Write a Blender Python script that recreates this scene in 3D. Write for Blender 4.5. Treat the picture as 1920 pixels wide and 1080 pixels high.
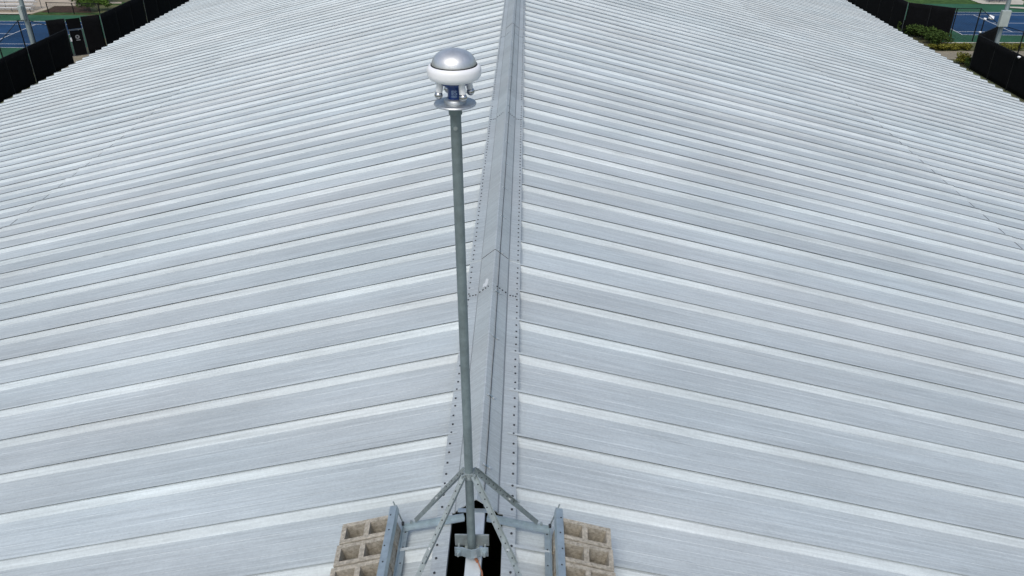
import bpy, math, random
from mathutils import Vector, Matrix
random.seed(7)
R = math.radians
scene = bpy.context.scene
for o in list(bpy.data.objects): bpy.data.objects.remove(o)

# ------------------------------------------------------------------ camera
CX, CZ, FPX = 0.2851, 4.4684, 1530.0
YAW, PITCH, ROLL = -0.015442, 0.522485, 0.003710
fw = Vector((math.sin(YAW)*math.cos(PITCH), math.cos(YAW)*math.cos(PITCH), -math.sin(PITCH)))
rt0 = Vector((math.cos(YAW), -math.sin(YAW), 0)); up0 = rt0.cross(fw)
rt = rt0*math.cos(ROLL) + up0*math.sin(ROLL); up = -rt0*math.sin(ROLL) + up0*math.cos(ROLL)
CAM = Vector((CX, 0, CZ))
cam = bpy.data.cameras.new('camera'); cam.sensor_width = 36; cam.lens = FPX/1920*36
cam.clip_start = 0.1; cam.clip_end = 5000
co = bpy.data.objects.new('camera', cam); scene.collection.objects.link(co)
M = Matrix((rt, up, -fw)).transposed().to_4x4(); M.translation = CAM; co.matrix_world = M
scene.camera = co

# ------------------------------------------------------------------ light
SUN_EL, SUN_AZ = R(55), R(195)          # azimuth measured from +Y towards +X; behind and to the left
w = bpy.data.worlds.new('World'); scene.world = w; w.use_nodes = True
nt = w.node_tree; nt.nodes.clear()
out = nt.nodes.new('ShaderNodeOutputWorld'); bg = nt.nodes.new('ShaderNodeBackground')
sky = nt.nodes.new('ShaderNodeTexSky'); sky.sky_type = 'NISHITA'; sky.sun_disc = False
sky.sun_elevation = SUN_EL; sky.sun_rotation = SUN_AZ
sky.air_density = 1.0; sky.dust_density = 3.0; sky.ozone_density = 1.0
bg.inputs[1].default_value = 0.12
nt.links.new(sky.outputs[0], bg.inputs[0]); nt.links.new(bg.outputs[0], out.inputs[0])
sun = bpy.data.lights.new('sun', 'SUN'); sun.energy = 1.5; sun.angle = R(36); sun.color = (1, .97, .93)
so = bpy.data.objects.new('sun', sun); scene.collection.objects.link(so)
sd = Vector((math.sin(SUN_AZ)*math.cos(SUN_EL), math.cos(SUN_AZ)*math.cos(SUN_EL), math.sin(SUN_EL)))
so.rotation_euler = (-sd).to_track_quat('-Z', 'Y').to_euler(); so.location = sd*60
vs = scene.view_settings; vs.view_transform = 'Standard'; vs.look = 'None'; vs.gamma = 1; vs.exposure = 0.21
vs.use_curve_mapping = False

# ------------------------------------------------------------------ helpers
def ray(px, py): return fw + rt*((px-960)/FPX) + up*((540-py)/FPX)
def at(px, py, z):
    d = ray(px, py); return CAM + d*((z-CZ)/d.z)
def at_y(px, py, y):
    d = ray(px, py); return CAM + d*(y/d.y)
col = scene.collection
MATS = {}
def nodes(name):
    m = bpy.data.materials.new(name); m.use_nodes = True
    b = m.node_tree.nodes['Principled BSDF']; MATS[name] = m
    return m, m.node_tree.nodes, m.node_tree.links, b
def mat(name, c, rough=.6, metal=0., var=.12, scale=8., bump=0., bscale=60., c2=None, stretch=None, obj_rand=0.):
    """base colour broken up by noise, optional second colour, fine relief"""
    m, n, l, b = nodes(name)
    b.inputs['Roughness'].default_value = rough; b.inputs['Metallic'].default_value = metal
    geo = n.new('ShaderNodeNewGeometry'); mp = n.new('ShaderNodeMapping')
    if stretch: mp.inputs['Scale'].default_value = stretch
    l.new(geo.outputs['Position'], mp.inputs['Vector'])
    nz = n.new('ShaderNodeTexNoise'); nz.inputs['Scale'].default_value = scale; nz.inputs['Detail'].default_value = 6
    nz.inputs['Roughness'].default_value = .65
    l.new(mp.outputs[0], nz.inputs['Vector'])
    rp = n.new('ShaderNodeMapRange'); rp.inputs[1].default_value = .3; rp.inputs[2].default_value = .7
    l.new(nz.outputs[0], rp.inputs[0])
    mx = n.new('ShaderNodeMix'); mx.data_type = 'RGBA'
    a = [max(0, x*(1-var)) for x in c]; d = [min(1, x*(1+var)) for x in (c2 or c)]
    mx.inputs[6].default_value = (*a, 1); mx.inputs[7].default_value = (*d, 1)
    l.new(rp.outputs[0], mx.inputs[0]); last = mx.outputs[2]
    if obj_rand:
        oi = n.new('ShaderNodeObjectInfo'); r2 = n.new('ShaderNodeMapRange')
        r2.inputs[3].default_value = 1-obj_rand; r2.inputs[4].default_value = 1+obj_rand
        l.new(oi.outputs['Random'], r2.inputs[0])
        hv = n.new('ShaderNodeHueSaturation'); l.new(last, hv.inputs['Color']); l.new(r2.outputs[0], hv.inputs['Value'])
        last = hv.outputs[0]
    l.new(last, b.inputs['Base Color'])
    if bump:
        n2 = n.new('ShaderNodeTexNoise'); n2.inputs['Scale'].default_value = bscale; n2.inputs['Detail'].default_value = 4
        l.new(geo.outputs['Position'], n2.inputs['Vector'])
        bp = n.new('ShaderNodeBump'); bp.inputs['Strength'].default_value = bump; bp.inputs['Distance'].default_value = .01
        l.new(n2.outputs[0], bp.inputs['Height']); l.new(bp.outputs[0], b.inputs['Normal'])
    return m

def roof_metal(name, c, rough, metal):
    """weathered aluminium-zinc sheet: streaks down the slope, blotches, panel-to-panel difference, slight waviness"""
    m, n, l, b = nodes(name)
    b.inputs['Metallic'].default_value = metal
    geo = n.new('ShaderNodeNewGeometry')
    def noise(sc, scale, det=5, ro=.6):
        mp = n.new('ShaderNodeMapping'); mp.inputs['Scale'].default_value = sc
        l.new(geo.outputs['Position'], mp.inputs['Vector'])
        z = n.new('ShaderNodeTexNoise'); z.inputs['Scale'].default_value = scale; z.inputs['Detail'].default_value = det
        z.inputs['Roughness'].default_value = ro; l.new(mp.outputs[0], z.inputs['Vector']); return z.outputs[0]
    def rng(s, a, d, lo, hi):
        r = n.new('ShaderNodeMapRange'); r.inputs[1].default_value = a; r.inputs[2].default_value = d
        r.inputs[3].default_value = lo; r.inputs[4].default_value = hi; l.new(s, r.inputs[0]); return r.outputs[0]
    def mul(a, d):
        k = n.new('ShaderNodeMath'); k.operation = 'MULTIPLY'; l.new(a, k.inputs[0]); l.new(d, k.inputs[1]); return k.outputs[0]
    streak = rng(noise((.30, 26, .30), 1.5, 7, .75), .3, .7, .80, 1.13)
    fine = rng(noise((1.1, 60, 1.1), 2.0, 4, .7), .32, .68, .90, 1.07)
    streak = mul(streak, fine)
    blotch = rng(noise((.30, .9, .30), 1.2, 7, .7), .3, .7, .86, 1.10)
    speck = rng(noise((1, 1, 1), 40, 4, .75), .28, .72, .90, 1.08)
    oi = n.new('ShaderNodeObjectInfo'); rnd = rng(oi.outputs['Random'], 0, 1, .94, 1.06)
    stain = rng(noise((.55, 3.2, .55), 2.6, 6, .72), .60, .76, 1.0, .80)
    v = mul(mul(mul(streak, blotch), mul(speck, rnd)), stain)
    hv = n.new('ShaderNodeHueSaturation'); hv.inputs['Color'].default_value = (*c, 1); l.new(v, hv.inputs['Value'])
    # faint drift between a bluish and a pinkish grey
    hue = noise((.2, .6, .2), 1.0, 3, .6)
    mx = n.new('ShaderNodeMix'); mx.data_type = 'RGBA'; mx.blend_type = 'MULTIPLY'; mx.inputs[0].default_value = 1
    mh = n.new('ShaderNodeMix'); mh.data_type = 'RGBA'
    mh.inputs[6].default_value = (.985, 1.0, 1.008, 1); mh.inputs[7].default_value = (1.012, .998, .994, 1)
    l.new(rng(hue, .35, .65, 0, 1), mh.inputs[0]); l.new(hv.outputs[0], mx.inputs[6]); l.new(mh.outputs[2], mx.inputs[7])
    l.new(mx.outputs[2], b.inputs['Base Color'])
    l.new(rng(noise((.5, 6, .5), 2, 5, .6), .3, .7, rough-.06, rough+.08), b.inputs['Roughness'])
    bp = n.new('ShaderNodeBump'); bp.inputs['Strength'].default_value = .35; bp.inputs['Distance'].default_value = .014
    l.new(noise((.5, 3.5, .5), 1.6, 3, .5), bp.inputs['Height']); l.new(bp.outputs[0], b.inputs['Normal'])
    return m

class MB:
    def __init__(s): s.v = []; s.f = []; s.m = []
    def add(s, vs, fs, mi=0):
        k = len(s.v); s.v += [Vector(a) for a in vs]; s.f += [[i+k for i in f] for f in fs]; s.m += [mi]*len(fs); return s
    def box(s, c, d, rot=None, mi=0):
        vs = [Vector((x*d[0]/2, y*d[1]/2, z*d[2]/2)) for x in (-1, 1) for y in (-1, 1) for z in (-1, 1)]
        if rot is not None: vs = [rot @ a for a in vs]
        vs = [a+Vector(c) for a in vs]
        return s.add(vs, [(0,1,3,2),(4,6,7,5),(0,4,5,1),(2,3,7,6),(0,2,6,4),(1,5,7,3)], mi)
    def sweep(s, a, b, prof, upv=(0,0,1), mi=0, closed=True, caps=True):
        """profile (x,y) swept from a to b; x = side, y = up"""
        a = Vector(a); b = Vector(b); d = (b-a).normalized(); sx = d.cross(Vector(upv))
        if sx.length < 1e-4: sx = d.cross(Vector((0, 1, 0)))
        sx.normalize(); sy = sx.cross(d); n = len(prof)
        vs = [p+sx*x+sy*y for p in (a, b) for x, y in prof]
        fs = [(i, (i+1) % n, n+(i+1) % n, n+i) for i in range(n if closed else n-1)]
        if caps and closed: fs += [tuple(range(n))[::-1], tuple(range(n, 2*n))]
        return s.add(vs, fs, mi)
    def tube(s, pts, r, n=12, mi=0, caps=True):
        pts = [Vector(p) for p in pts]; rs = r if isinstance(r, (list, tuple)) else [r]*len(pts); vs = []; fs = []
        for i, p in enumerate(pts):
            d = (pts[min(i+1, len(pts)-1)]-pts[max(i-1, 0)]).normalized()
            u = d.cross(Vector((.37, .93, .05))).normalized(); q = d.cross(u)
            vs += [p+(u*math.cos(2*math.pi*k/n)+q*math.sin(2*math.pi*k/n))*rs[i] for k in range(n)]
        for i in range(len(pts)-1):
            fs += [(i*n+k, i*n+(k+1) % n, (i+1)*n+(k+1) % n, (i+1)*n+k) for k in range(n)]
        if caps: fs += [tuple(range(n))[::-1], tuple(range((len(pts)-1)*n, len(pts)*n))]
        return s.add(vs, fs, mi)
    def lathe(s, c, prof, n=40, mi=0):
        c = Vector(c); vs = []; fs = []
        for r, z in prof: vs += [c+Vector((r*math.cos(2*math.pi*k/n), r*math.sin(2*math.pi*k/n), z)) for k in range(n)]
        for i in range(len(prof)-1):
            fs += [(i*n+k, i*n+(k+1) % n, (i+1)*n+(k+1) % n, (i+1)*n+k) for k in range(n)]
        return s.add(vs, fs, mi)
    def mesh(s, name, mats, smooth=False, shift=None):
        me = bpy.data.meshes.new(name)
        sh = shift or Vector()
        me.from_pydata([tuple(a-sh) for a in s.v], [], s.f)
        for m in (mats if isinstance(mats, list) else [mats]): me.materials.append(m)
        for p, mi in zip(me.polygons, s.m): p.material_index = mi; p.use_smooth = smooth
        me.update(); return me
    def build(s, name, mats, parent=None, smooth=False, bevel=0, angle=None):
        sh = rootloc(parent) if parent else Vector()
        o = bpy.data.objects.new(name, s.mesh(name, mats, smooth, sh)); col.objects.link(o)
        if parent: o.parent = parent
        if bevel:
            md = o.modifiers.new('bevel', 'BEVEL'); md.width = bevel; md.segments = 2; md.limit_method = 'ANGLE'
        if angle:
            o.data.set_sharp_from_angle(angle=R(angle))
        return o
def rootloc(o):
    while o.parent: o = o.parent
    return Vector(o.location)
def thing(name, label, cat, loc, group=None):
    o = bpy.data.objects.new(name, None); o.empty_display_size = .2; col.objects.link(o); o.location = loc
    return tag(o, label, cat, group)
def tag(o, label, cat, group=None):
    o['label'] = label; o['category'] = cat
    if group: o['group'] = group
    return o
def stuff(o): o['kind'] = 'stuff'; return o
def struct(name, pts, z, m):
    mb = MB(); mb.add([(x, y, z) for x, y in pts], [tuple(range(len(pts)))])
    o = mb.build(name, m); o['kind'] = 'structure'
    if o.data.polygons[0].normal.z < 0: o.data.flip_normals()
    return o

# ------------------------------------------------------------------ materials
m_roof = roof_metal('roof_sheet', (.530, .590, .598), .60, .10)
m_cap = roof_metal('ridge_sheet', (.485, .535, .538), .50, .22)
m_seal_shade = mat('sealant_and_shade', (.035, .038, .04), .8)  # lap sealant; also the painted shade under ridge cap edges
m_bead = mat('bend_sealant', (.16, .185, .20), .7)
m_galv = mat('galvanised_steel', (.36, .44, .475), .42, .5, .16, 14, .05, 90)
m_rail = mat('bright_steel', (.60, .66, .68), .45, .3, .1, 10, .04, 90)
m_galvd = mat('weathered_steel', (.34, .39, .39), .5, .6, .2, 18, .08, 120)
m_pole = mat('mast_steel', (.20, .25, .255), .5, .45, .22, 12, .06, 110)
m_white = mat('white_plastic', (.80, .82, .83), .35, 0, .03, 10)
m_dome = mat('brushed_steel', (.68, .70, .70), .44, .80, .12, 22, .05, 140)
m_steel = mat('polished_steel', (.52, .53, .54), .25, .95, .1, 40)
m_flange = mat('cast_zinc', (.46, .49, .50), .42, .8, .15, 60, .1, 200)
m_blue = mat('blue_plastic', (.012, .045, .19), .3, 0, .1, 30)
m_lblue = mat('pale_blue_print', (.35, .5, .68), .5)
m_black = mat('black_rubber', (.012, .012, .013), .7)
m_copper = mat('copper', (.62, .27, .15), .35, .8, .15, 80)
m_conc = mat('concrete_block', (.345, .315, .248), .95, 0, .32, 38, .9, 160, c2=(.43, .40, .33), obj_rand=.06)
m_screw = mat('screw_dark', (.05, .055, .06), .6, .3)
m_screwl = mat('washer_bright', (.62, .65, .66), .4, .6, .1, 200)
m_smear = mat('pale_sealant', (.60, .64, .65), .6, 0, .12, 60)
m_wall = mat('wall_sheet', (.30, .31, .30), .6)
m_screen = mat('windscreen_fabric', (.0035, .004, .0048), .95, 0, .35, 1.4, .25, 30)
m_bpost = mat('black_coated_steel', (.014, .016, .017), .55)
m_gpost = mat('grey_post', (.075, .09, .10), .55, .2)
m_lpole = mat('light_pole_paint', (.24, .30, .31), .5, .2, .15, 1.5)
m_box = mat('cabinet_paint', (.38, .44, .43), .5, .1, .12, 2)
m_court = mat('court_blue', (.014, .052, .125), .75, 0, .2, .35)
m_green = mat('court_green', (.030, .105, .058), .8, 0, .22, .4)
m_line = mat('court_line', (.62, .66, .68), .7, 0, .1, 3)
m_grass = mat('lawn', (.034, .080, .022), .95, 0, .4, 1.1, .6, 12, c2=(.05, .10, .026))
m_soil = mat('ground_earth', (.13, .11, .07), .95, 0, .35, .25, c2=(.10, .12, .05))
m_mulch = mat('mulch', (.058, .036, .026), .95, 0, .4, 2.5, .8, 15)
m_pave = mat('plaza_paving', (.40, .345, .265), .9, 0, .16, .5)
m_path = mat('path_paving', (.25, .225, .165), .9, 0, .2, .8)
m_kerb = mat('kerb_stone', (.46, .44, .37), .9, 0, .12, 1)
m_leaf = mat('leaves_dark', (.028, .052, .014), .8, 0, .5, 2.2, c2=(.05, .085, .02))
m_leafy = mat('leaves_yellow', (.115, .125, .018), .8, 0, .45, 2.2, c2=(.16, .16, .03))
m_leafg = mat('leaves_green', (.05, .105, .018), .8, 0, .5, 2.2, c2=(.08, .14, .025))
m_bark = mat('bark', (.07, .05, .035), .9)
m_seat = mat('white_bench_paint', (.62, .63, .62), .5, 0, .1, 3)
m_nav = mat('navy_paint', (.03, .045, .10), .5, 0, .2, 3)
def mesh_mat():
    m, n, l, b = nodes('chain_link'); b.inputs['Base Color'].default_value = (.02, .022, .022, 1); b.inputs['Roughness'].default_value = .6
    tc = n.new('ShaderNodeTexCoord'); k = None
    for ang in (45, -45):
        mp = n.new('ShaderNodeMapping'); mp.inputs['Rotation'].default_value = (0, 0, R(ang))
        l.new(tc.outputs['UV'], mp.inputs['Vector'])
        wv = n.new('ShaderNodeTexWave'); wv.inputs['Scale'].default_value = 3.0; l.new(mp.outputs[0], wv.inputs['Vector'])
        g = n.new('ShaderNodeMath'); g.operation = 'GREATER_THAN'; g.inputs[1].default_value = .975; l.new(wv.outputs['Fac'], g.inputs[0])
        if k is None: k = g
        else:
            x = n.new('ShaderNodeMath'); x.operation = 'MAXIMUM'; l.new(k.outputs[0], x.inputs[0]); l.new(g.outputs[0], x.inputs[1]); k = x
    l.new(k.outputs[0], b.inputs['Alpha']); return m
m_chain = mesh_mat()

for m_ in (m_screen, m_bpost, m_black, m_court, m_green, m_leaf, m_leafg, m_leafy, m_grass, m_mulch, m_soil):
    m_.node_tree.nodes['Principled BSDF'].inputs['Specular IOR Level'].default_value = .12
# ------------------------------------------------------------------ ground
G = -13.7
S = 0.243; XR = -0.043; W = 18.85
CS = 1/math.hypot(1, S)
def g2(px, py): p = at(px, py, G); return (p.x, p.y)
struct('ground', [(-1500, -1500), (1500, -1500), (1500, 1500), (-1500, 1500)], G, m_soil)

def lines(cx, near, far, sgn):
    """white court lines; cx = baseline X, sgn = direction away from the hall"""
    ow = .10; z = G+.036; mid = (near+far)/2
    def ln(x0, x1, y0, y1):
        x0, x1 = min(x0, x1), max(x0, x1)
        struct('court_line', [(x0, y0), (x1, y0), (x1, y1), (x0, y1)], z, m_line)
    L = 23.77
    ln(cx, cx+sgn*ow, near, far); ln(cx+sgn*L, cx+sgn*(L-ow), near, far)
    for y in (near, far-ow): ln(cx+sgn*ow, cx+sgn*(L-ow), y, y+ow)
    for y in (near+1.37, far-1.37-ow): ln(cx+sgn*ow, cx+sgn*(L-ow), y, y+ow)
    for x in (5.49, L-5.49-ow): ln(cx+sgn*x, cx+sgn*(x+ow), near+1.37+ow, far-1.37-ow)
    ln(cx+sgn*(5.49+ow), cx+sgn*(L-5.49-ow), mid-ow/2, mid+ow/2)
def rect(name, x0, x1, y0, y1, z, m): return struct(name, [(min(x0,x1), y0), (max(x0,x1), y0), (max(x0,x1), y1), (min(x0,x1), y1)], G+z, m)

# right-hand court
rc = at(1804, 66, G); r_near = rc.y; r_far = rc.y+10.97; rb = rc.x
rect('court_surround', rb-4.0, rb+30, r_near-3.0, r_far+4.6, .012, m_green)
rect('court_surface', rb, rb+23.77, r_near, r_far, .024, m_court)
lines(rb, r_near, r_far, 1)
# left-hand court
ls = at(35, 60, G); l_near = at(10, 90, G).y; l_far = l_near+10.97; lb = ls.x+5.49
rect('court_surround', lb+4.0, lb-30, l_near-4.2, at(20, 28, G).y, .012, m_green)
rect('court_surface', lb, lb-23.77, l_near, l_far, .024, m_court)
lines(lb, l_near, l_far, -1)
# left: plaza, kerb, beds
lk = at(20, 28, G).y
rect('kerb', -130, at(56, 27, G).x, lk, lk+.45, .10, m_kerb)
struct('plaza', [(-150, lk+.45), g2(58, 26.5), g2(90, 17.5), g2(102, 11.5), g2(157, 11.2), g2(157, -18), (-60, 175), (-150, 175)], G+.02, m_pave)
struct('mulch_bed', [g2(76, 23.5), g2(91, 18.2), g2(103, 12.2), g2(168, 12), g2(172, 24.5)], G+.03, m_mulch)
struct('lawn', [g2(60, 27.6), g2(76, 23.6), g2(172, 24.6), g2(300, 24), g2(300, 27.6)], G+.026, m_grass)
struct('lawn', [g2(185, 9), g2(300, 10), g2(300, 4), g2(190, 4.5)], G+.03, m_grass)
struct('path', [g2(186, 7.5), g2(228, 7.2), g2(228, 4.4), g2(188, 4.6)], G+.045, m_pave)
struct('path', [g2(296, 12), g2(380, 12), g2(380, 4.2), g2(296, 4.2)], G+.045, m_pave)
struct('mulch_bed', [g2(296, 4.1), g2(400, 4.1), g2(400, -12), g2(280, -12)], G+.03, m_mulch)
struct('mulch_bed', [g2(316, 17), g2(352, 17), g2(352, 12.1), g2(318, 12.1)], G+.05, m_mulch)
struct('lawn', [g2(296, 40), g2(330, 40), g2(330, 12.3), g2(296, 12.3)], G+.035, m_grass)
struct('path', [g2(110, 128), g2(185, 128), g2(215, 96), g2(130, 104)], G+.03, m_path)
# right: lawn, pad, path, planting strip
lr = r_far+4.6
rect('lawn', 36, 130, lr, lr+12, .02, m_grass)
struct('paved_pad', [g2(1818, 0), g2(1834, 6), g2(1842, 8.0), g2(1918, 9.6), g2(1920, 4), g2(1906, -4), g2(1800, -8)], G+.06, m_kerb)
struct('kerb', [g2(1893, 16.3), g2(1925, 18.2), g2(1925, 15), g2(1893, 13.8)], G+.09, m_kerb)
rect('lawn', 36, 130, lr+12, lr+60, .02, m_soil)
struct('path', [g2(1730, 112), g2(1990, 112), g2(1990, 96.5), g2(1730, 96.5)], G+.03, m_path)
struct('lawn', [g2(1700, 96.2), g2(1990, 96.2), g2(1990, 82), g2(1700, 82)], G+.04, m_soil)
struct('kerb', [g2(1770, 82.2), g2(1990, 82.2), g2(1990, 80.8), g2(1770, 80.8)], G+.08, m_kerb)

# ------------------------------------------------------------------ the hall: panels, ridge cap, walls
Y0, PITCHY = 4.165, .61
hall = thing('sports_hall', 'long hall with a pale grey ribbed metal gable roof below the camera', 'building', (XR, 0, G))
K0, K1 = -10, 94                     # lane numbers
YA, YB = Y0+K0*PITCHY, Y0+(K1+1)*PITCHY
LAP = {-1: 9.62*1.029, 1: 9.50*1.029}; UE = W/CS; U0 = .215
prof = [(-.022, 0.), (.004, .001), (.009, -.010), (.042, -.063)]
for c, hh in ((.112, .0011), (.205, .0018), (.318, .0012), (.418, .0020)):
    prof += [(c-.005, -.063), (c, -.063+hh), (c+.005, -.063)]
prof += [(.524, -.063), (.580, -.013), (.603, -.013)]
def panel_mesh(side, u0, u1, lift, bead=None, seg=1, seed=None):
    mb = MB(); n = len(prof); rj = random.Random(seed)
    us = [u0+(u1-u0)*i/seg for i in range(seg+1)]
    def pt(u, y, h): return (side*(u*CS+h*S*CS), y, -u*S*CS+h*CS)
    for iu, u in enumerate(us):
        # hand-seamed edges wander a little and the pans are not dead flat
        jl, jy, jp = (0, 0, 0) if seed is None or iu in (0, seg) else (rj.uniform(-.003, .002), rj.uniform(-.004, .004), rj.uniform(-.0025, .0025))
        for i, (y, h) in enumerate(prof):
            e = i < 2; pan = 4 <= i <= n-4
            mb.v.append(Vector(pt(u, y+(jy if e else 0), h+lift+(jl if e else 0)+(jp if pan else 0))))
    for j in range(seg):
        for i in range(n-1):
            q = [j*n+i, (j+1)*n+i, (j+1)*n+i+1, j*n+i+1]
            mb.f.append(q if side > 0 else q[::-1]); mb.m.append(0)
    # dark strip at the back of the seam gap, dark lip at the lower end
    k = len(mb.v)
    mb.v += [Vector(pt(u0, .603, -.013+lift)), Vector(pt(u1, .603, -.013+lift)), Vector(pt(u1, .603, .0)), Vector(pt(u0, .603, .0))]
    mb.f.append([k, k+1, k+2, k+3] if side < 0 else [k+3, k+2, k+1, k]); mb.m.append(1)
    k = len(mb.v)
    mb.v += [Vector(pt(u1, y, h+lift)) for y, h in prof] + [Vector(pt(u1, y, h+lift-.011)) for y, h in prof]
    for i in range(n-1):
        q = [k+i, k+n+i, k+n+i+1, k+i+1]; mb.f.append(q if side > 0 else q[::-1]); mb.m.append(1)
    if bead:
        for y0, y1, h in ((.06, .49, -.0585),):
            k = len(mb.v); q = []
            for u in (bead, bead+.034):
                for y in (y0, y1):
                    hh = h if h is not None else -.063+(y-.512)*.77+.004
                    q.append(Vector(pt(u, y, hh)))
            mb.v += q; f = [k, k+2, k+3, k+1]; mb.f.append(f if side > 0 else f[::-1]); mb.m.append(1)
    return mb
PM = {}
for sd_ in (-1, 1):
    for var in range(5):
        PM[sd_, 0, var] = panel_mesh(sd_, U0, LAP[sd_], .010, None, 7, var*4+sd_).mesh('roof_panel', [m_roof, m_seal_shade])
        PM[sd_, 1, var] = panel_mesh(sd_, LAP[sd_]-.05, UE, 0., LAP[sd_], 7, 100+var*4+sd_).mesh('roof_panel', [m_roof, m_seal_shade])
rest = MB()
def in_view(sd_, part, y):
    if part == 0: return 2.2 < y < 37
    return 12.0 < y < 50.5
for k in range(K0, K1+1):
    for sd_ in (-1, 1):
        for part in (0, 1):
            y = Y0+k*PITCHY
            if in_view(sd_, part, y):
                o = bpy.data.objects.new('roof_panel', PM[sd_, part, random.randrange(5)]); col.objects.link(o); o.parent = hall
                o.location = (0, y, -G+random.uniform(-.0018, .0018))
            else:
                mb = panel_mesh(sd_, U0 if part == 0 else LAP[sd_]-.05, LAP[sd_] if part == 0 else UE, .010 if part == 0 else 0.)
                b = len(rest.v); rest.v += [a+Vector((XR, y, 0)) for a in mb.v]; rest.f += [[i+b for i in f] for f in mb.f]; rest.m += mb.m
stuff(rest.build('roof_panel_rest', [m_roof, m_seal_shade], hall))

ZF = 0.004
D1, D2, ZA = .294, .160, .105
def cap_prof(lift, full=True, lo=-1, hi=1):
    p = [(-D1, -S*D1-.004), (-D1, -S*D1+ZF), (-D2, -S*D2+ZF), (-D2+.006, -S*D2+.020), (-.006, ZA), (.006, ZA),
         (D2-.006, -S*D2+.020), (D2, -S*D2+ZF), (D1, -S*D1+ZF), (D1, -S*D1-.004)]
    return [(x*(1+lift*.6), z+lift) for x, z in p]
HOLE = 4.44
bounds = [HOLE, 8.46, 14.45, 20.6, 26.7, 32.8, 38.9, 45, 51.1, 57.2, YB]
for i in range(len(bounds)-1):
    a, b = bounds[i], bounds[i+1]+.30
    lift = .004*(1 + (i % 2))+.0 if i else .003
    lift = .003 if i % 2 == 0 else .010
    mb = MB(); p = cap_prof(lift); ns = 1
    yy = [a, b if i+1 < len(bounds)-1 else bounds[i+1]]
    for y in yy: mb.v += [Vector((XR+x, y, z)) for x, z in p]
    n = len(p)
    for q in range(n-1): mb.f.append([q, n+q, n+q+1, q+1][::-1]); mb.m.append(0)
    # thickness at the near end: dark colour stands for the shade under the hat edge
    kb = len(mb.v); mb.v += [Vector((XR+x, a, z-.010)) for x, z in p] + [Vector((XR+x, a, z)) for x, z in p]
    for q in range(n-1): mb.f.append([kb+q, kb+q+1, kb+n+q+1, kb+n+q]); mb.m.append(1 if i and 3 <= q <= 5 else 0)
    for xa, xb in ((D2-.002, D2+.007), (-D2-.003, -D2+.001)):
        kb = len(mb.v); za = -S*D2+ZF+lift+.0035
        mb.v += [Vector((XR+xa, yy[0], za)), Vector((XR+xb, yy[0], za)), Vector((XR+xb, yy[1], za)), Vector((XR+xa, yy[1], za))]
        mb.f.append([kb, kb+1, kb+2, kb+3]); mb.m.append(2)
    cap = mb.build('ridge_cap', [m_cap, m_seal_shade, m_bead], hall)
    if a < 30:
        sc = MB(); rr = random.Random(i)
        ya = a+.04 if i else 2.3
        y = ya
        while y < bounds[i+1]-.02:
            for sgn in (-1, 1):
                x = sgn*(D1-.030+rr.uniform(-.003, .003)); yj = y+rr.uniform(-.012, .012)
                c = Vector((XR+x, yj, -S*abs(x)+ZF+lift+.003))
                sc.tube([c-Vector((0, 0, .004)), c+Vector((0, 0, .004))], .0095, 6)
            y += .123
        # transverse row where the joint below is fastened
        if i+1 < len(bounds)-1:
            yt = bounds[i+1]-.80
            for t in (-.25, -.215, -.185, -.14, -.105, -.075, -.045, .045, .075, .105, .14, .19, .22, .25):
                z = (-S*abs(t)+ZF if abs(t) > D2 else ZA-(ZA+S*D2-.02)*abs(t)/D2)+lift
                c = Vector((XR+t, yt, z)); sc.tube([c-Vector((0, 0, .004)), c+Vector((0, 0, .006))], .010, 6)
        stuff(sc.build('flange_screws', m_screw, cap))
# flanges that carry on beside the cut-open end of the ridge
for sgn, DC in ((-1, .180), (1, .198)):
    mb = MB(); p = [(sgn*D1, -S*D1-.004), (sgn*D1, -S*D1+ZF+.003), (sgn*DC, -S*DC+ZF+.003), (sgn*(DC-.003), -S*DC-.03)]
    for y in (YA, HOLE-.002): mb.v += [Vector((XR+x, y, z)) for x, z in p]
    for q in range(3): mb.f.append([q, 4+q, 4+q+1, q+1]); mb.m.append(0)
    mb.build('cut_flange', m_cap, hall)
# near part of the ridge, behind the opening (out of the frame)
mb = MB(); p = cap_prof(.004)[2:8]
for y in (YA, 3.3): mb.v += [Vector((XR+x, y, z)) for x, z in p]
for q in range(5): mb.f.append([q, 6+q, 7+q, q+1][::-1]); mb.m.append(0)
mb.build('ridge_cap_end', m_cap, hall)
# old sealant smears on the ridge cap
for (px, py, sx, sy, z) in ((912, 528, .030, .10, .065), (907, 533, .02, .06, .05)):
    c = at(px, py, z); nrm = Vector((-.62, 0, .78)); t = Vector((.78, 0, .62)); v2 = Vector((0, 1, 0))
    d = abs(c.x-XR); c.z = ZA-(ZA+S*D2-.02)*d/D2+.003+.004
    mb = MB(); rr = random.Random(px); ring = []
    for k in range(14):
        a = k/14*2*math.pi; r = rr.uniform(.6, 1.1); ring.append(c+t*(sx*r*math.cos(a))+v2*(sy*r*math.sin(a)))
    mb.add(ring, [tuple(range(14))]); mb.build('sealant_smear', m_smear, hall)
# walls and gables
ez = -S*W
mb = MB()
for sgn in (-1, 1):
    MB().box((XR+sgn*(W-.5), (YA+YB)/2, (G+ez-.15)/2), (.2, YB-YA-.4, ez-.15-G)).build('side_wall', m_wall, hall)
for y in (YA+.35, YB-.35):
    g = MB(); pts = [(-(W-.7), G), (W-.7, G), (W-.7, ez-.1), (0, -.16), (-(W-.7), ez-.1)]
    g.add([(XR+x, y-.1, z) for x, z in pts]+[(XR+x, y+.1, z) for x, z in pts],
          [(0,1,2,3,4), (9,8,7,6,5)]+[(i, 5+i, 5+(i+1) % 5, (i+1) % 5) for i in range(5)])
    g.build('gable_wall', m_wall, hall)

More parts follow.
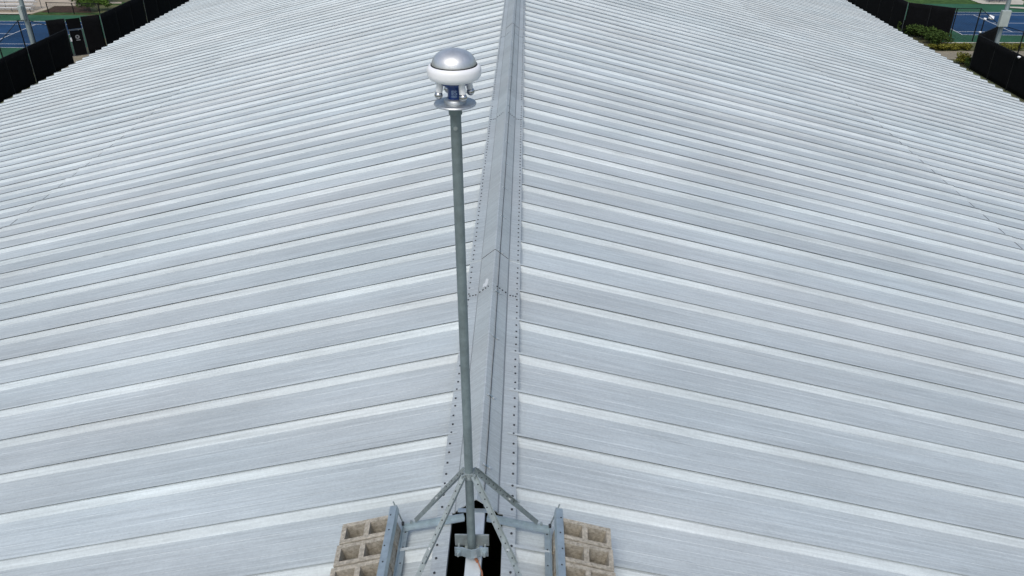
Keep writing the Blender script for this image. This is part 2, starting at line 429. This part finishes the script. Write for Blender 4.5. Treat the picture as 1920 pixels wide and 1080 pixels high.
# lightning conductor along the ridge with its clips
xc = XR+.058; zc = ZA-(ZA+S*D2-.02)*.058/D2+.012
cab = thing('conductor_cable', 'thin dark conductor cable clipped along the ridge cap up the roof', 'cable', (xc, HOLE, zc))
pts = []; rr = random.Random(3); y = HOLE-.05
while y < YB-.5: pts.append((xc+rr.uniform(-.0022, .0022), y, zc+.004+rr.uniform(0, .003))); y += .45
MB().tube(pts, .0035, 6).build('cable', m_screw, cab)
y = 4.836; i = 0
while y < 30:
    c = Vector((xc, y, zc)); sl = -(ZA+S*D2-.02)/D2; t = Vector((1, 0, sl)).normalized(); nn = Vector((-t.z, 0, t.x))
    cl = MB().box(c+nn*.004, (.085, .016, .005), Matrix((t, (0, 1, 0), nn)).transposed()).build('clip', m_galv, cab)
    for s_ in (-1, 1):
        q = c+t*(.030*s_)+Vector((0, rr.uniform(-.006, .006), 0))
        MB().tube([q+nn*.001, q+nn*.010], .0125, 10).build('washer', m_screwl, cl)
    y += .93+rr.uniform(-.06, .06); i += 1

# ------------------------------------------------------------------ lightning mast
MX, MY = -.046, 3.968
mast = thing('lightning_mast', 'tall galvanised lightning mast with domed tip braced over the roof ridge', 'mast', (MX, MY, 0))
LEAN = -.0050
def ax(z): return Vector((MX+LEAN*z, MY, z))
pole = MB().tube([ax(.05), ax(1.2), ax(2.2), ax(3.225)], .0278, 24).build('pole', m_pole, mast, True, angle=40)
MB().tube([ax(3.185), ax(3.230)], .034, 24).build('pole_collar', m_pole, pole, True, angle=40)
q = ax(3.12)+Vector((0, -.029, 0)); MB().tube([q+Vector((0, .004, 0)), q-Vector((0, .007, 0))], .011, 12).build('set_screw', m_galvd, pole)
# air terminal
z0 = 3.230; hx = ax(z0)
flange = MB().lathe(hx, [(0, 0), (.094, 0), (.1045, .004), (.106, .009), (.103, .014), (.092, .0155), (.056, .015), (.054, .028), (.049, .034), (.040, .037), (0, .037)], 48).build('terminal_flange', m_flange, mast, True, angle=35)
body = MB().lathe(hx, [(.036, .036), (.036, .082), (.046, .094), (.064, .106), (.078, .117), (.080, .127), (0, .127)], 40).build('terminal_body', m_blue, mast, True, angle=50)
MB().lathe(hx, [(.060, .128), (.086, .1275), (.108, .130), (.122, .138), (.130, .149), (.1325, .161), (.1325, .180), (.129, .192), (.121, .199), (.110, .2015), (0, .2015)], 64).build('terminal_ring', [m_white], mast, True, angle=70)
dome = MB().lathe(hx, [(.1065, .199), (.1095, .2015), (.1095, .206)]+[(.108*math.cos(a), .206+.072*math.sin(a)) for a in [R(i*90/14) for i in range(1, 15)]], 64).build('terminal_dome', m_dome, mast, True, angle=50)
MB().lathe(hx, [(.1065, .1985), (.1135, .1990), (.1135, .2045), (.106, .205)], 64).build('dome_gasket', m_black, dome)
for deg in (203, 303, 26, 118):
    a = R(deg); d = Vector((math.cos(a), math.sin(a), 0)); p0 = hx+d*.072+Vector((0, 0, .128)); p1 = hx+d*.081+Vector((0, 0, .074))
    el = MB().tube([p0, p1], .0165, 16).build('electrode_arm', m_white, mast, True, angle=50)
    ball = MB(); R0 = .0205
    ball.lathe(hx+d*.084+Vector((0, 0, .059)), [(R0*math.sin(R(t)), -R0*math.cos(R(t))) for t in range(0, 181, 15)], 20)
    ball.build('electrode_ball', m_steel, el, True)
# printed mark on the blue body
cu = bpy.data.curves.new('mark', 'FONT'); cu.body = 'ES'; cu.size = .032; cu.align_x = 'CENTER'
to = bpy.data.objects.new('mark_tmp', cu); col.objects.link(to); bpy.context.view_layer.update()
me = bpy.data.meshes.new_from_object(to.evaluated_get(bpy.context.evaluated_depsgraph_get())); bpy.data.objects.remove(to)
mk = MB(); vs_ = [v.co.copy() for v in me.vertices]; rad = .0364
cyl = lambda x, z: Vector((hx.x, hx.y, hx.z))+Vector((rad*math.sin(x/rad), -rad*math.cos(x/rad), z))
mk.v = [cyl(v.x, v.y+.060) for v in vs_]; mk.f = [list(p.vertices) for p in me.polygons]; mk.m = [0]*len(mk.f)
for r_ in range(2):
    zz = .0535-r_*.0045
    for k in range(6): mk.add([cyl(-.015+k*.005, zz), cyl(-.0115+k*.005, zz), cyl(-.0115+k*.005, zz+.0025), cyl(-.015+k*.005, zz+.0025)], [(0,1,2,3)])
mk.build('printed_mark', m_lblue, body)

# base: rail, cross bars, side rails, clamp
def Lp(u, y, n, sd_):
    """point in the roof plane's own frame: u down the slope from the ridge, n off the rib tops"""
    return Vector((XR+sd_*(u*CS+n*S*CS), y, -u*S*CS+n*CS))
angle_iron = lambda a, t: [(0, 0), (a, 0), (a, t), (t, t), (t, a), (0, a)]
YBk, YFr = 4.365, 3.545
rail = MB(); rail.sweep((XR+.002, 3.36, -.012), (XR+.012, 4.43, -.012), [(-.055, -.05), (.055, -.05), (.055, .03), (-.055, .03)])
rail.build('centre_rail', m_rail, mast, bevel=.004)
for yy in (YBk+.045, YFr-.045):
    MB().sweep((XR-.135, yy, .020), (XR+.135, yy, .020), [(-.02, 0), (.02, 0), (.02, .006), (-.02, .006)]).build('tie_plate', m_galv, mast, bevel=.002)
UI = {-1: .560, 1: .566}     # inner face of the block row
for yy, fy in ((YBk, 1), (YFr, -1)):
    for sd_ in (-1, 1):
        a = Vector((XR+sd_*.085, yy, .018)); b = Lp(UI[sd_]-.01, yy, .035, sd_)
        cb = MB(); cb.sweep(a, b, [(x*sd_*fy, z-.02) for x, z in angle_iron(.042, .005)])
        c_ = cb.build('cross_bar', m_galv, mast)
        h = a.lerp(b, .86)+Vector((0, -.002, .026)); MB().tube([h-Vector((0, 0, .012)), h+Vector((0, 0, .014))], .010, 6).build('bolt', m_galvd, c_)
        h = b+Vector((0, 0, .02)); MB().tube([h-Vector((0, 0, .012)), h+Vector((0, 0, .012))], .012, 6).build('bolt', m_screw, c_)
for sd_ in (-1, 1):
    ui = UI[sd_]
    for n_, nm in ((.198, 'upper_rail'), (.004, 'lower_rail')):
        rl = MB()
        # angle iron against the block face, one leg over the block top
        if nm == 'upper_rail':
            ring = [(ui-.008, n_-.052), (ui-.008, n_+.004), (ui+.044, n_+.004), (ui+.044, n_-.001), (ui-.003, n_-.001), (ui-.003, n_-.052)]
        else:
            ring = [(ui-.045, n_), (ui-.003, n_), (ui-.003, n_+.040), (ui-.008, n_+.040), (ui-.008, n_+.005), (ui-.045, n_+.005)]
        vs2 = [Lp(u, y, n, sd_) for y in (YFr-.06, YBk+.015 if nm == 'lower_rail' else YBk+.045) for u, n in ring]; k = len(ring)
        rl.add(vs2, [(i, (i+1) % k, k+(i+1) % k, k+i) for i in range(k)]+[tuple(range(k))[::-1], tuple(range(k, 2*k))])
        ro = rl.build(nm, m_galv, mast)
        ho = MB()
        for j in range(6):
            y = YFr+.05+j*.145
            c = Lp(ui+.018+(j % 2)*.010, y, n_+.005, sd_) if nm == 'upper_rail' else Lp(ui-.026, y, n_+.0056, sd_)
            nn = Vector((sd_*S*CS, 0, CS)); ho.tube([c-nn*.002, c+nn*.0008], .0065, 8)
        ho.build('slot_holes', m_screw, ro)
    # threaded rod standing at the far end of the frame
    a = Lp(ui-.01, YBk+.02, .05, sd_); b = Lp(ui+.012, YBk+.052, .235, sd_)
    MB().tube([a, b], .0055, 8).build('threaded_rod', m_galvd, mast)
# braces
col_c = ax(.790)
cl = MB(); cl.tube([ax(.765), ax(.815)], .036, 20)
for deg in (45, 135, 225, 315):
    a = R(deg); d = Vector((math.cos(a), math.sin(a), 0)); cl.box(col_c+d*.045, (.03, .012, .045), Matrix.Rotation(a, 3, 'Z'))
cl.build('brace_collar', m_galvd, mast, bevel=.002)
MB().tube([col_c+Vector((0, -.034, 0)), col_c+Vector((0, -.046, 0))], .010, 6).build('collar_bolt', m_galvd, mast)
for yy, fy in ((YBk, 1), (YFr, -1)):
    for sd_ in (-1, 1):
        a = Vector((XR+sd_*.085, yy, .018)); b = Lp(UI[sd_]-.01, yy, .035, sd_); e = a.lerp(b, .80)+Vector((0, 0, .03))
        top = col_c+Vector((sd_*.030, fy*.030, .012)); br = MB()
        midp = top.lerp(e, .52)
        outv = Vector((sd_*.3, -.6, .6))
        br.sweep(top, top.lerp(e, .62), [(-.019, 0), (.019, 0), (.019, .004), (-.015, .004), (-.015, .030), (-.019, .030)], outv)
        br.sweep(midp-outv.normalized()*.006, e-outv.normalized()*.006, [(-.017, 0), (.017, 0), (.017, .004), (-.017, .004)], outv)
        bo = br.build('brace', m_galvd, mast)
        ho = MB(); d = (e-top).normalized(); sx = d.cross(outv).normalized(); ny = sx.cross(d)
        for j in range(18):
            t = .06+j*.052
            c = top.lerp(e, t)+sx*(.007 if j % 2 else -.003)+ny*(.0045 if t < .6 else -.0014)
            ho.tube([c-ny*.001, c+ny*.0007], .0052, 8)
        ho.build('brace_holes', m_screw, bo)
        c = midp+ny*.008; MB().tube([c-ny*.006, c+ny*.006], .009, 6).build('brace_bolt', m_screwl, bo)
# clamp at the foot
cp = MB(); cp.box((MX, MY+.036, .155), (.235, .010, .105))
cp.build('clamp_plate', m_galvd, mast, bevel=.002)
vj = MB(); prf = [(-.115, -.036), (-.062, -.036), (-.034, -.050), (0, -.060), (.034, -.050), (.062, -.036), (.115, -.036)]
for z in (.075, .155):
    vj.v += [Vector((MX+x, MY+y, z)) for x, y in prf]+[Vector((MX+x, MY+y+.008, z)) for x, y in prf]
n = len(prf); 
for i in range(n-1):
    for q in ([i, i+1, 2*n+i+1, 2*n+i], [n+i+1, n+i, 3*n+i, 3*n+i+1], [2*n+i, 2*n+i+1, 3*n+i+1, 3*n+i], [i+1, i, n+i, n+i+1]): vj.f.append(q); vj.m.append(0)
vj.f += [[0, 2*n, 3*n, n], [n-1, 2*n-1, 4*n-1, 3*n-1]]; vj.m += [0, 0]
vo = vj.build('clamp_jaw', m_galv, mast)
for sx in (-.09, .09):
    MB().tube([(MX+sx, MY-.075, .115), (MX+sx, MY+.085, .115)], .008, 10).build('clamp_bolt', m_galvd, vo)
    MB().tube([(MX+sx, MY-.052, .115), (MX+sx, MY-.036, .115)], .016, 6).build('clamp_nut', m_galv, vo)
MB().box((MX, MY+.030, .060), (.10, .05, .085)).build('clamp_foot', m_galvd, mast)
wp = [(MX+.030, MY-.03, .045), (MX+.050, MY-.07, .040), (MX+.075, MY-.13, .026), (MX+.086, MY-.22, .008), (MX+.088, MY-.34, -.05), (MX+.090, MY-.42, -.20)]
tag(MB().tube(wp, .0055, 8).build('copper_wire', m_copper, None, True), 'bare copper wire curving down from the mast foot into the dark opening', 'wire')
MB().tube([(MX+.024, MY-.022, .043), (MX+.040, MY-.052, .041)], .011, 10).build('wire_lug', m_copper, mast)

# ------------------------------------------------------------------ concrete blocks
def block_mesh():
    xs = [0, .030, .180, .210, .360, .390]; ys = [0, .030, .160, .190]; H = .190; mb = MB()
    solid = lambda i, j: 0 <= i < 5 and 0 <= j < 3 and (i, j) not in ((1, 1), (3, 1))
    for i in range(5):
        for j in range(3):
            if not solid(i, j): continue
            x0, x1, y0, y1 = xs[i], xs[i+1], ys[j], ys[j+1]
            mb.add([(x0,y0,H),(x1,y0,H),(x1,y1,H),(x0,y1,H)], [(0,1,2,3)]); mb.add([(x0,y0,0),(x1,y0,0),(x1,y1,0),(x0,y1,0)], [(3,2,1,0)])
            for (di, dj, A, B) in ((-1,0,(x0,y1),(x0,y0)), (1,0,(x1,y0),(x1,y1)), (0,-1,(x0,y0),(x1,y0)), (0,1,(x1,y1),(x0,y1))):
                if not solid(i+di, j+dj): mb.add([(*A,0),(*B,0),(*B,H),(*A,H)], [(0,1,2,3)])
    return mb
bm_ = block_mesh().mesh('concrete_block', m_conc)
import bmesh
b2 = bmesh.new(); b2.from_mesh(bm_); bmesh.ops.remove_doubles(b2, verts=b2.verts, dist=1e-5)
bmesh.ops.subdivide_edges(b2, edges=b2.edges[:], cuts=2, use_grid_fill=True)
rr = random.Random(11)
for v in b2.verts:
    if v.co.z > .1:                       # thicker shells at the top, as blocks are cast
        for cx0, cx1 in ((.030, .180), (.210, .360)):
            if cx0-1e-4 <= v.co.x <= cx1+1e-4 and .030-1e-4 <= v.co.y <= .160+1e-4:
                c = Vector(((cx0+cx1)/2, .095)); k = (v.co.z-.06)/.13*.06
                v.co.x += (c.x-v.co.x)*k; v.co.y += (c.y-v.co.y)*k
for v in b2.verts: v.co += Vector((rr.uniform(-1, 1), rr.uniform(-1, 1), rr.uniform(-1, 1)))*.0009
b2.to_mesh(bm_); b2.free()
ORD = ['farthest', 'second farthest', 'second nearest', 'nearest']
for sd_, side_txt in ((-1, 'left'), (1, 'right')):
    for r_ in range(4):
        o = bpy.data.objects.new('concrete_block', bm_); col.objects.link(o)
        ux = Vector((sd_*CS, 0, -S*CS)); nz = Vector((sd_*S*CS, 0, CS)); uy = nz.cross(ux)
        m4 = Matrix((ux, uy, nz)).transposed()
        rot = Matrix.Rotation(R((3.2 if sd_ < 0 else 2.4)*-sd_*(1)+rr.uniform(-.5, .5)), 3, nz) @ m4
        yb = YBk-.035-.2035*r_
        org = Lp(UI[sd_]+.006, yb-(0.19 if uy.y > 0 else 0), .006, sd_)
        mm = rot.to_4x4(); mm.translation = org; o.matrix_world = mm
        tag(o, f'{ORD[r_]} hollow concrete block in the row {side_txt} of the ridge', 'concrete block', 'concrete blocks weighing down the mast frame')

# ------------------------------------------------------------------ fences
def fence(name, label, pts, H, n_each, screen=True, grey=(), gap=(), post_h=None, group=None, no_first=False, no_last=False):
    f = thing(name, label, 'fence', (pts[0][0], pts[0][1], G), group)
    cnt = 0
    for s_ in range(len(pts)-1):
        a = Vector((*pts[s_], G)); b = Vector((*pts[s_+1], G)); n = n_each[s_]; d = (b-a)/n; L = d.length; u = d.normalized()
        side = Vector((u.y, -u.x, 0))
        if side.dot(CAM-a) < 0: side = -side            # the hall's side of the fence
        for i in range(n+1):
            if (i == n and s_ < len(pts)-2) or (i == 0 and s_ == 0 and no_first) or (i == n and no_last): continue
            p = a+d*i; g = cnt in grey
            MB().tube([p+(side*.06 if g else Vector()), p+Vector((0, 0, H+.04))+(side*.06 if g else Vector())], .028 if g else .055, 10).build('post', m_gpost if g else m_bpost, f)
            cnt += 1
        for i in range(n):
            if (s_, i) in gap: continue
            p = a+d*i; q = p+d
            MB().tube([p+Vector((0, 0, H)), q+Vector((0, 0, H))], .030, 8).build('top_rail', m_bpost, f)
            if screen:
                mb = MB(); nx, nz = 10, 7; rr2 = random.Random(int(p.x*7+p.y*13))
                for iz in range(nz+1):
                    for ix in range(nx+1):
                        t = ix/nx; zz = .08+(H-.10)*iz/nz
                        bul = .05*math.sin(math.pi*t)*math.sin(math.pi*iz/nz)+rr2.uniform(-.012, .012)
                        mb.v.append(p+u*(.03+(L-.06)*t)+side*(.035+bul)+Vector((0, 0, zz)))
                for iz in range(nz):
                    for ix in range(nx):
                        k = iz*(nx+1)+ix; mb.f.append([k, k+1, k+nx+2, k+nx+1]); mb.m.append(0)
                o = mb.build('windscreen', m_screen, f, True)
                md = o.modifiers.new('thickness', 'SOLIDIFY'); md.thickness = .006
            else:
                mb = MB().add([p+Vector((0, 0, .05)), q+Vector((0, 0, .05)), q+Vector((0, 0, H)), p+Vector((0, 0, H))], [(0, 1, 2, 3)])
                o = mb.build('chain_mesh', m_chain, f)
                uv = o.data.uv_layers.new(name='UV')
                for li, c in zip(range(4), ((0, 0), (L, 0), (L, H), (0, H))): uv.data[li].uv = c
    return f
H1 = 2.85; H2 = 3.2; H3 = 3.0
t2 = lambda px, py, h: (at(px, py, G+h).x, at(px, py, G+h).y)
XA = -37.95
fence('windscreen_fence', 'black windscreen fence at the left edge, in front of the gate', [(XA, 44.5), (XA, 68.7)], H1, [8], grey=(6,))
s0 = t2(86, 39, H2); s1 = t2(120, 35.2, H2); s2 = t2(150, 31.8, H2); s3 = t2(186, 27.6, H2)
fence('windscreen_fence', 'short black windscreen panel left of the gate with the round sign', [s0, s1], H2, [1], grey=(1,))
fence('windscreen_fence', 'black windscreen fence running back from the gate, left of the roof', [s2, s3, (s3[0], s3[1]+21)], H2, [1, 7], grey=(0, 1, 4))
# far end of that fence stops beside the lawn
fence('windscreen_fence', 'black windscreen fence along the right eave towards the top edge', [t2(1792, 15.5, H3), t2(1704, 5, H3), (t2(1704, 5, H3)[0], t2(1704, 5, H3)[1]+26)], H3, [2, 8], grey=(2,))
XF = t2(1836, 66, H1)
fence('windscreen_fence', 'black windscreen fence in front of the light pole at the right edge', [(37.5, XF[1]+.05), (37.5, 45)], H1, [8])
F2 = t2(1870, 50, H1)
fence('windscreen_fence', 'short slanted black windscreen panel meeting the right light pole', [(37.62, XF[1]+.25), F2], H1, [1])
# open chain link
zp = G
pA = t2(1840, 16, H3); dE = t2(1793.5, 15.8, H3)
fence('chain_link_fence', 'open black chain link fence by the blue court, right of the dark windscreen', [(dE[0]+.1, dE[1]), pA, (F2[0]+.12, F2[1]+.1)], H3, [1, 1], False)
pB = t2(1920.5, 60, H3)
fence('chain_link_fence', 'open chain link fence with black posts at the right edge', [(F2[0]+.3, F2[1]-.4), pB, (pB[0]+1.5, pB[1]-9)], H3, [1, 3], False, no_first=True)
pL = t2(33.5, 38.5, H1); 
fence('chain_link_fence', 'open chain link fence with black posts behind the left light pole', [(s0[0]-.1, s0[1]), t2(55, 38.5, H1), pL, t2(-3, 82, H1)], H1, [1, 1, 1], False, no_first=True)
f0 = g2(91.5, 25.5); f1 = g2(139.5, 27); f2 = g2(188, 27.5)
fence('chain_link_fence', 'low black rail fence behind the left court beside the mulch bed', [f0, f1, f2], 1.15, [1, 1], False)

# gate
ga = Vector((*s1, G)); gb = Vector((*s2, G)); u = (gb-ga).normalized(); side = Vector((u.y, -u.x, 0)); side = side if side.dot(CAM-ga) > 0 else -side
gl = (gb-ga).length
gate = thing('court_gate', 'dark screened gate with a round pale sign, between black windscreens', 'gate', ga)
rotg = Matrix((u, -side, (0, 0, 1))).transposed()
def gbox(nm, x0, x1, z0_, z1_, m, off=.04, th=.03, parent=None, lab=None):
    c = ga+u*((x0+x1)/2)+side*off+Vector((0, 0, (z0_+z1_)/2))
    return MB().box(c, (x1-x0, th, z1_-z0_), rotg).build(nm, m, parent or gate)
gbox('transom_screen', .08, gl-.08, 2.30, H2-.04, m_screen)
gbox('header_bar', .06, gl-.06, 2.18, 2.28, m_gpost, .06, .06)
leaf = gbox('gate_leaf', .16, gl-.16, .08, 2.16, m_screen)
for x in (.10, gl-.16): gbox('gate_stile', x, x+.06, .06, 2.16, m_gpost, .06, .06)
gbox('gate_rail', .17, gl-.17, .06, .12, m_bpost, .065, .05)
gbox('latch', .05, .17, 1.30, 1.62, m_white, .12, .05)
# round sign with a bar of small print below
cx_ = gl*.52; sg = MB(); cc = ga+u*cx_+side*.085+Vector((0, 0, 1.62))
ring = lambda r: [cc+u*(r*math.cos(2*math.pi*k/24))+Vector((0, 0, r*math.sin(2*math.pi*k/24))) for k in range(24)]
sg.add(ring(.17)+ring(.075), [(k, (k+1) % 24, 24+(k+1) % 24, 24+k) for k in range(24)])
sg.box(cc+Vector((0, 0, -.27))+u*.02, (.34, .006, .07), rotg)
sg.build('sign_print', mat('sign_paint', (.22, .23, .24), .6), leaf)

# ------------------------------------------------------------------ light poles with cabinets
def light_pole(label, base, boxpx, off, cablab):
    p = thing('light_pole', label, 'light pole', (base.x, base.y, G))
    MB().tube([base, base+Vector((0, 0, 4)), base+Vector((0, 0, 13.5))], [.19, .175, .12], 20).build('shaft', m_lpole, p, True, angle=40)
    MB().tube([base, base+Vector((0, 0, .08))], .30, 16).build('base_plate', m_lpole, p)
    (x0, y0, x1, y1) = boxpx
    a = at_y(x0, (y0+y1)/2, base.y-.36); b = at_y(x1, (y0+y1)/2, base.y-.36); ta = at_y((x0+x1)/2, y0, base.y-.36); tb = at_y((x0+x1)/2, y1, base.y-.36)
    c = (a+b)/2; wd = abs(b.x-a.x); ht = abs(ta.z-tb.z)
    bx = MB().box(c, (wd, .32, ht)).build('cabinet', m_box, p, bevel=.02)
    MB().box(c+Vector((0, -.168, 0)), (wd-.08, .012, ht-.12)).build('cabinet_door', m_box, bx, bevel=.004)
    MB().box((base.x+(c.x-base.x)*.5, base.y-.02, c.z+ht*.3), (abs(c.x-base.x)+.1, .06, .05)).build('bracket', m_gpost, p)
    MB().box((base.x+(c.x-base.x)*.5, base.y-.02, c.z-ht*.3), (abs(c.x-base.x)+.1, .06, .05)).build('bracket', m_gpost, p)
    return p
bl = at(76, 130, G); br_ = at(1852.5, 135, G)
light_pole('grey green light pole at the left edge with a narrow pale cabinet', bl, (37.5, 11, 44, 37), 0, '')
light_pole('thick grey light pole at the right edge carrying a large cabinet', br_, (1874.5, 19.5, 1891.5, 50), 0, '')

# white lamps on fence posts
def lamp(label, p, s_):
    o = thing('post_lamp', label, 'lamp', p, 'small white lamps on the fences')
    MB().lathe(p, [(0, -.10*s_), (.07*s_, -.10*s_), (.15*s_, .02*s_), (.17*s_, .06*s_), (.10*s_, .12*s_), (0, .14*s_)], 20).build('shade', m_white, o, True)
    MB().tube([p-Vector((0, 0, .22*s_)), p-Vector((0, 0, .09*s_))], .025, 8).build('stem', m_bpost, o)
q = at_y(1846, 36.5, pA[1]-3.2)
pp = thing('lamp_post', 'thin black post carrying two white floodlights before the blue court', 'lamp post', (q.x, q.y, G))
MB().tube([(q.x, q.y, G), (q.x, q.y, q.z)], .05, 10).build('post', m_bpost, pp)
MB().box((q.x+.28, q.y, q.z+.02), (.62, .05, .05)).build('arm', m_bpost, pp)
for dx, dz, s_ in ((.0, .05, .75), (.52, .18, 1.5)):
    rotx = Matrix.Rotation(R(-35), 3, 'X') @ Matrix.Rotation(R(20), 3, 'Y')
    MB().box((q.x+dx, q.y-.05, q.z+dz), (.30*s_, .14, .22*s_), rotx).build('floodlight', m_white, pp, bevel=.02)
lamp('small white lamp on the corner of the slanted windscreen fence', Vector((37.55, XF[1]+.1, G+H1+.2)), .7)
c = at(1906, 109, G+H1-.2); lamp('small white lamp on the fence at the right edge', Vector((37.36, c.y, G+H1-.15)), .8)

# ------------------------------------------------------------------ benches beyond the courts
def bleacher(label, c, L, rows, m, rz=0):
    t = thing('bleacher', label, 'bench', c); 
    for r_ in range(rows):
        MB().box(c+Vector((0, r_*.55, .42+r_*.28)), (L, .30, .05)).build('seat_plank', m, t)
        MB().box(c+Vector((0, r_*.55+.30, .20+r_*.28)), (L, .24, .04)).build('foot_plank', m, t)
    n = max(2, int(L/1.6))
    for i in range(n+1):
        x = -L/2+.15+(L-.3)*i/n
        MB().tube([c+Vector((x, -.1, 0)), c+Vector((x, -.1, .40))], .03, 6).build('leg', m_gpost, t)
        MB().tube([c+Vector((x, rows*.55, 0)), c+Vector((x, rows*.55, .28*rows))], .03, 6).build('leg', m_gpost, t)
    return t
c = at(26, 22, G+.02); bleacher('white plank bleacher on the beige plaza, top left corner', Vector((c.x-1.1, c.y, G+.02)), 6.2, 4, m_seat)
c = at(1873, 4.5, G+.06); bleacher('dark blue bleacher on the pale pad, top right', Vector((c.x, c.y, G+.06)), 2.6, 3, m_nav)

# ------------------------------------------------------------------ planting
def foliage(mb, c, rx, ry, rz, n, size, rr2):
    blobs = [(Vector((rr2.uniform(-.6, .6)*rx, rr2.uniform(-.6, .6)*ry, rr2.uniform(-.2, .7)*rz)), rr2.uniform(.35, .6)) for _ in range(9)]
    for _ in range(n):
        o, k = rr2.choice(blobs); d = Vector((rr2.gauss(0, 1), rr2.gauss(0, 1), rr2.gauss(0, 1))).normalized()*rr2.uniform(.55, 1)
        p = c+o+Vector((d.x*rx*k, d.y*ry*k, d.z*rz*k)); 
        a = Vector((rr2.gauss(0, 1), rr2.gauss(0, 1), rr2.gauss(0, .6))).normalized(); b = a.cross(Vector((rr2.gauss(0, 1), rr2.gauss(0, 1), rr2.gauss(0, 1)))).normalized()
        s_ = size*rr2.uniform(.6, 1.4)
        mb.add([p-a*s_, p+b*s_*.5, p+a*s_, p-b*s_*.5], [(0, 1, 2, 3)])
def shrub(name, label, cat, c, rx, ry, h, m, n=900, size=.09, seed=0, group=None):
    t = thing(name, label, cat, c, group); rr2 = random.Random(seed); mb = MB()
    foliage(mb, Vector(c)+Vector((0, 0, h*.5)), rx, ry, h*.55, n, size, rr2); mb.build('foliage', m, t)
    for k in range(4):
        a = rr2.uniform(0, 6.28); MB().tube([Vector(c)+Vector((.05*math.cos(a), .05*math.sin(a), 0)), Vector(c)+Vector((rx*.5*math.cos(a), ry*.5*math.sin(a), h*.7))], [.03, .012], 6).build('stem', m_bark, t)
    return t
def gpos(px, py): return at(px, py, G)
shrub('round_bush', 'dark green rounded bush beside the mulch bed, top left', 'bush', gpos(164, 21), 1.5, 1.2, 1.9, m_leafg, 1600, .10, 1)
shrub('round_bush', 'lighter green bush right of the darker bush, top left', 'bush', gpos(186, 21), 1.3, 1.2, 1.5, m_leafg, 1400, .10, 2)
t = thing('small_tree', 'dark small tree behind the bushes at the top left edge', 'tree', gpos(172, 9)); rr2 = random.Random(5); cb = gpos(172, 9)
MB().tube([cb, cb+Vector((.1, 0, 1.2)), cb+Vector((0, .1, 2.6))], [.13, .10, .05], 10).build('trunk', m_bark, t)
mb = MB(); foliage(mb, cb+Vector((0, 0, 2.6)), 2.0, 1.8, 1.6, 3200, .13, rr2); mb.build('crown', m_leaf, t)
NTH = ['first', 'second', 'third', 'fourth', 'fifth', 'sixth']
for i, (px, py) in enumerate(((1700, 58), (1716, 65), (1732, 71), (1748, 77), (1764, 82))):
    shrub('low_shrub', f'dark green shrub below the right windscreen, {NTH[i]} from the far end', 'shrub', gpos(px, py+4), 1.2, .8, 1.1, m_leaf, 1100, .09, 20+i, 'dark shrubs below the right windscreen')
for i, px in enumerate((1752, 1768, 1784, 1800, 1815)):
    shrub('yellow_shrub', f'yellow green low plant beside the path, {NTH[i]} from the roof edge', 'shrub', gpos(px, 94), .75, .6, .55, m_leafy, 900, .08, 40+i, 'yellow green plants beside the path')
for i, (px, py) in enumerate(((1806, 120), (1822, 127))):
    shrub('path_shrub', ('olive shrub at the end of the right path by the roof edge', 'dark shrub at the foot of the right windscreen corner')[i], 'shrub', gpos(px, py), .8, .6, .9, (m_leafy, m_leaf)[i], 800, .08, 60+i)
for i, px in enumerate((1892, 1910)):
    shrub('yellow_shrub', ('yellow green plant behind the windscreen, just right of the light pole', 'yellow green plant behind the windscreen at the right edge')[i], 'shrub', gpos(px, 93), .8, .6, .5, m_leafy, 800, .08, 70+i, 'yellow green plants beside the path')
